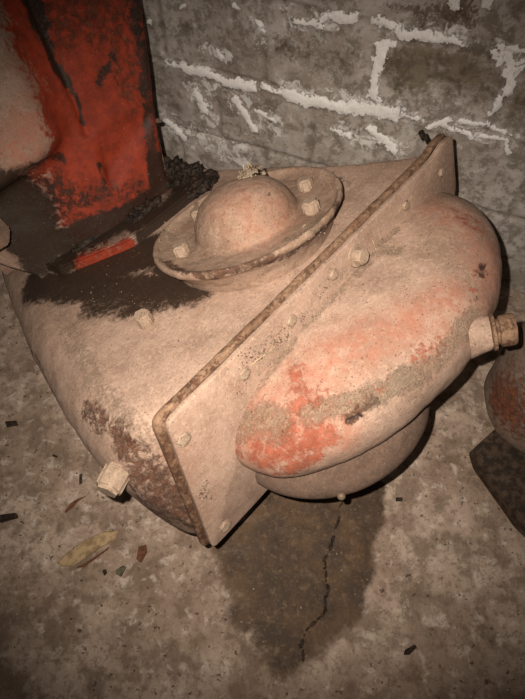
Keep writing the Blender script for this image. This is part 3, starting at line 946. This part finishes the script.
for k, (dx, dy, h_) in enumerate(((-.010, .004, .016), (.006, .0, .022), (.016, -.003, .018), (-.002, .006, .02))):
    b0 = hp + np.array([dx, dy, .004])
    pts_ = [O + MB.T @ (b0 + np.array([.25 * h_ * s * (1 if k % 2 else -1), 0, h_ * s])) for s in (0, .4, .8, 1)]
    o = tube_world('straw', pts_, .0010, M_straw)
    tag(o, 'one of the short straw stubs in the crumbled dirt on the lid', 'straw', 'straw stubs on the lid')

# ------------------------------------------------------------------ the second casting at the right edge
oc_c = hit(571, 384, np.array([0, 0, .20]), np.array([0, 0, 1.0]))
old = empty('engine_casting', locn=(float(oc_c[0]), float(oc_c[1]), 0))
tag(old, 'rusty brown rounded engine casting on a dark foot plate at the right edge', 'casting')
prof = [(.0, .046), (.12, .046), (.142, .052), (.154, .075), (.160, .12), (.164, .18), (.166, .26), (.160, .34), (.146, .41), (.12, .46), (.08, .49), (.04, .50), (.0, .502)]
pa = np.array(prof); d4 = np.concatenate([[0], np.cumsum(np.linalg.norm(np.diff(pa, axis=0), axis=1))]); t4 = np.linspace(0, d4[-1], 70)
o_r = smooth1(np.interp(t4, d4, pa[:, 0]), 7); o_z = smooth1(np.interp(t4, d4, pa[:, 1]), 7); o_r[0] = o_r[-1] = 0
vs = []
for k in range(96):
    a = 2 * math.pi * k / 96
    for r, z_ in zip(o_r, o_z): vs.append((r * math.cos(a), r * math.sin(a), z_))
ob = mesh_obj('rounded_body', vs, grid_faces(96, 70, cu=True, flip=True), M_cast, old)
roughen(ob, .005, 14, 4, 51)
cb = coords(ob)
cw = floor_hit(520, 400, .18) - np.array([oc_c[0], oc_c[1], 0])
attr(ob, 'rust', strokes(cb, [([cw, cw + np.array([.03, .02, .06])], .075, 1.1, .6), ([cw + np.array([-.02, -.03, -.06])], .03, .6, .7)]))
attr(ob, 'dark', strokes(cb, [([cw + np.array([0, 0, .02])], .012, .7, .6)]))
# collar ridge
vs = []
for k in range(72):
    a = 2 * math.pi * k / 72
    for r, z_ in ((.156, .352), (.168, .356), (.171, .366), (.165, .374), (.145, .378)): vs.append((r * math.cos(a), r * math.sin(a), z_))
mesh_obj('collar', vs, grid_faces(72, 5, cu=True, cv=True, flip=False), M_cast, ob)
# foot plate
fp = [floor_hit(x, y, .04) - np.array([oc_c[0], oc_c[1], 0]) for x, y in ((474, 448), (479, 464), (522, 524), (560, 560), (640, 470), (570, 400), (496, 428))]
bm = bmesh.new()
outp = rounded([(p[0], p[1], .010) for p in fp])
vb = [bm.verts.new((p[0], p[1], -.003)) for p in outp]
fc = bm.faces.new(vb); r = bmesh.ops.extrude_face_region(bm, geom=[fc])
for e in r['geom']:
    if isinstance(e, bmesh.types.BMVert): e.co.z = .045
bm.normal_update()
bmesh.ops.bevel(bm, geom=[e for e in bm.edges if abs(e.verts[0].co.z - e.verts[1].co.z) < 1e-6], offset=.003, segments=2, affect='EDGES')
bm_obj('foot_plate', bm, M_foot, old, smooth=True)
bm = bmesh.new()
bmesh.ops.create_cone(bm, segments=40, radius1=.10, radius2=.09, depth=.03, cap_ends=True, matrix=Matrix.Translation((0, 0, .058)))
bm_obj('pedestal', bm, M_foot, old, smooth=True)

# ------------------------------------------------------------------ litter on the floor
def flat_chip(name, px, th, mat, label, cat, group=None, lift=0.0):
    P_ = [floor_hit(x, y) for x, y in px]
    cen = sum(P_) / len(P_)
    zf = floor_z(cen[0], cen[1])
    bm = bmesh.new()
    vb = [bm.verts.new((p[0] - cen[0], p[1] - cen[1], 0)) for p in P_]
    fc = bm.faces.new(vb)
    r = bmesh.ops.extrude_face_region(bm, geom=[fc])
    for e in r['geom']:
        if isinstance(e, bmesh.types.BMVert): e.co.z = th; e.co.x *= .9; e.co.y *= .9
    bm.normal_update()
    bmesh.ops.bevel(bm, geom=list(bm.edges), offset=th * .2, segments=1, affect='EDGES')
    o = bm_obj(name, bm, mat, None)
    o.location = (cen[0], cen[1], zf - .0004 + lift)
    return tag(o, label, cat, group)
flat_chip('wood_chip', [(56, 563), (66, 553), (84, 540), (104, 531), (118, 530), (115, 540), (100, 548), (88, 556), (74, 566), (60, 567)], .005, M_wood, 'long pale yellowish wood chip on the floor at lower left', 'wood chip')
flat_chip('bark_sliver', [(75, 568), (86, 562), (100, 553), (110, 546), (108, 549), (96, 558), (84, 567)], .004, M_leaf, 'thin dark bark sliver along the lower edge of the pale wood chip', 'bark')
flat_chip('dry_flake', [(138, 546), (146, 544), (147, 552), (141, 563), (136, 559)], .003, M_leaf, 'reddish brown dry flake right of the pale wood chip', 'flake')
flat_chip('stone_chip', [(115, 570), (123, 565), (126, 567), (121, 577), (116, 574)], .006, M_stone, 'small greenish stone chip below the reddish brown flake', 'stone')
flat_chip('coal_crumb', [(102, 570), (106, 569), (107, 573), (104, 576)], .006, M_char, 'tiny black crumb left of the greenish stone chip', 'crumb')
flat_chip('charred_stick', [(-6, 516), (2, 515), (17, 513), (19, 518), (4, 522), (-6, 524)], .012, M_char, 'charred stick end lying at the left edge of the floor', 'stick')
flat_chip('wood_splinter', [(64, 512), (70, 503), (78, 498), (87, 495), (78, 501), (72, 508), (65, 513)], .003, M_leaf, 'curled brown wood splinter below the plug on the gearbox side', 'splinter')
flat_chip('dark_splinter', [(79, 474), (82, 473), (82, 483), (79, 485)], .003, M_char, 'short dark splinter just left of the plug on the gearbox side', 'splinter')
flat_chip('dark_crumb', [(53, 454), (58, 456), (57, 458), (52, 456)], .003, M_char, 'small dark crumb on the floor beside the left side of the gearbox', 'crumb')
flat_chip('dark_crumb', [(405, 650), (415, 644), (418, 647), (410, 655), (404, 655)], .004, M_char, 'dark crumb on the bare floor at the lower right', 'crumb')
flat_chip('dark_crumb', [(396, 497), (403, 497), (403, 501), (396, 501)], .004, M_char, 'dark crumb just right of the oil stain', 'crumb')
flat_chip('dark_crumb', [(4, 421), (16, 420), (18, 425), (6, 427)], .005, M_char, 'dark crumb at the left edge above the charred stick', 'crumb')

rnd = random.Random(7)
bm = bmesh.new()
for _ in range(600):
    x, y = rnd.uniform(-.6, .7), rnd.uniform(-.1, .75)
    if math.hypot(x - oc_c[0], y - oc_c[1]) < .26: continue
    s = abs(rnd.gauss(0, .0013)) + .0007
    Mt = Matrix.Translation((x, y, floor_z(x, y) + s * .3)) @ Matrix.Diagonal((s, s * rnd.uniform(.6, 1.2), s * .7, 1))
    bmesh.ops.create_icosphere(bm, subdivisions=1, radius=1, matrix=Mt)
o = bm_obj('floor_grit', bm, M_grit, None)
tag(o, 'fine grit strewn over the concrete floor', 'grit', kind='stuff')
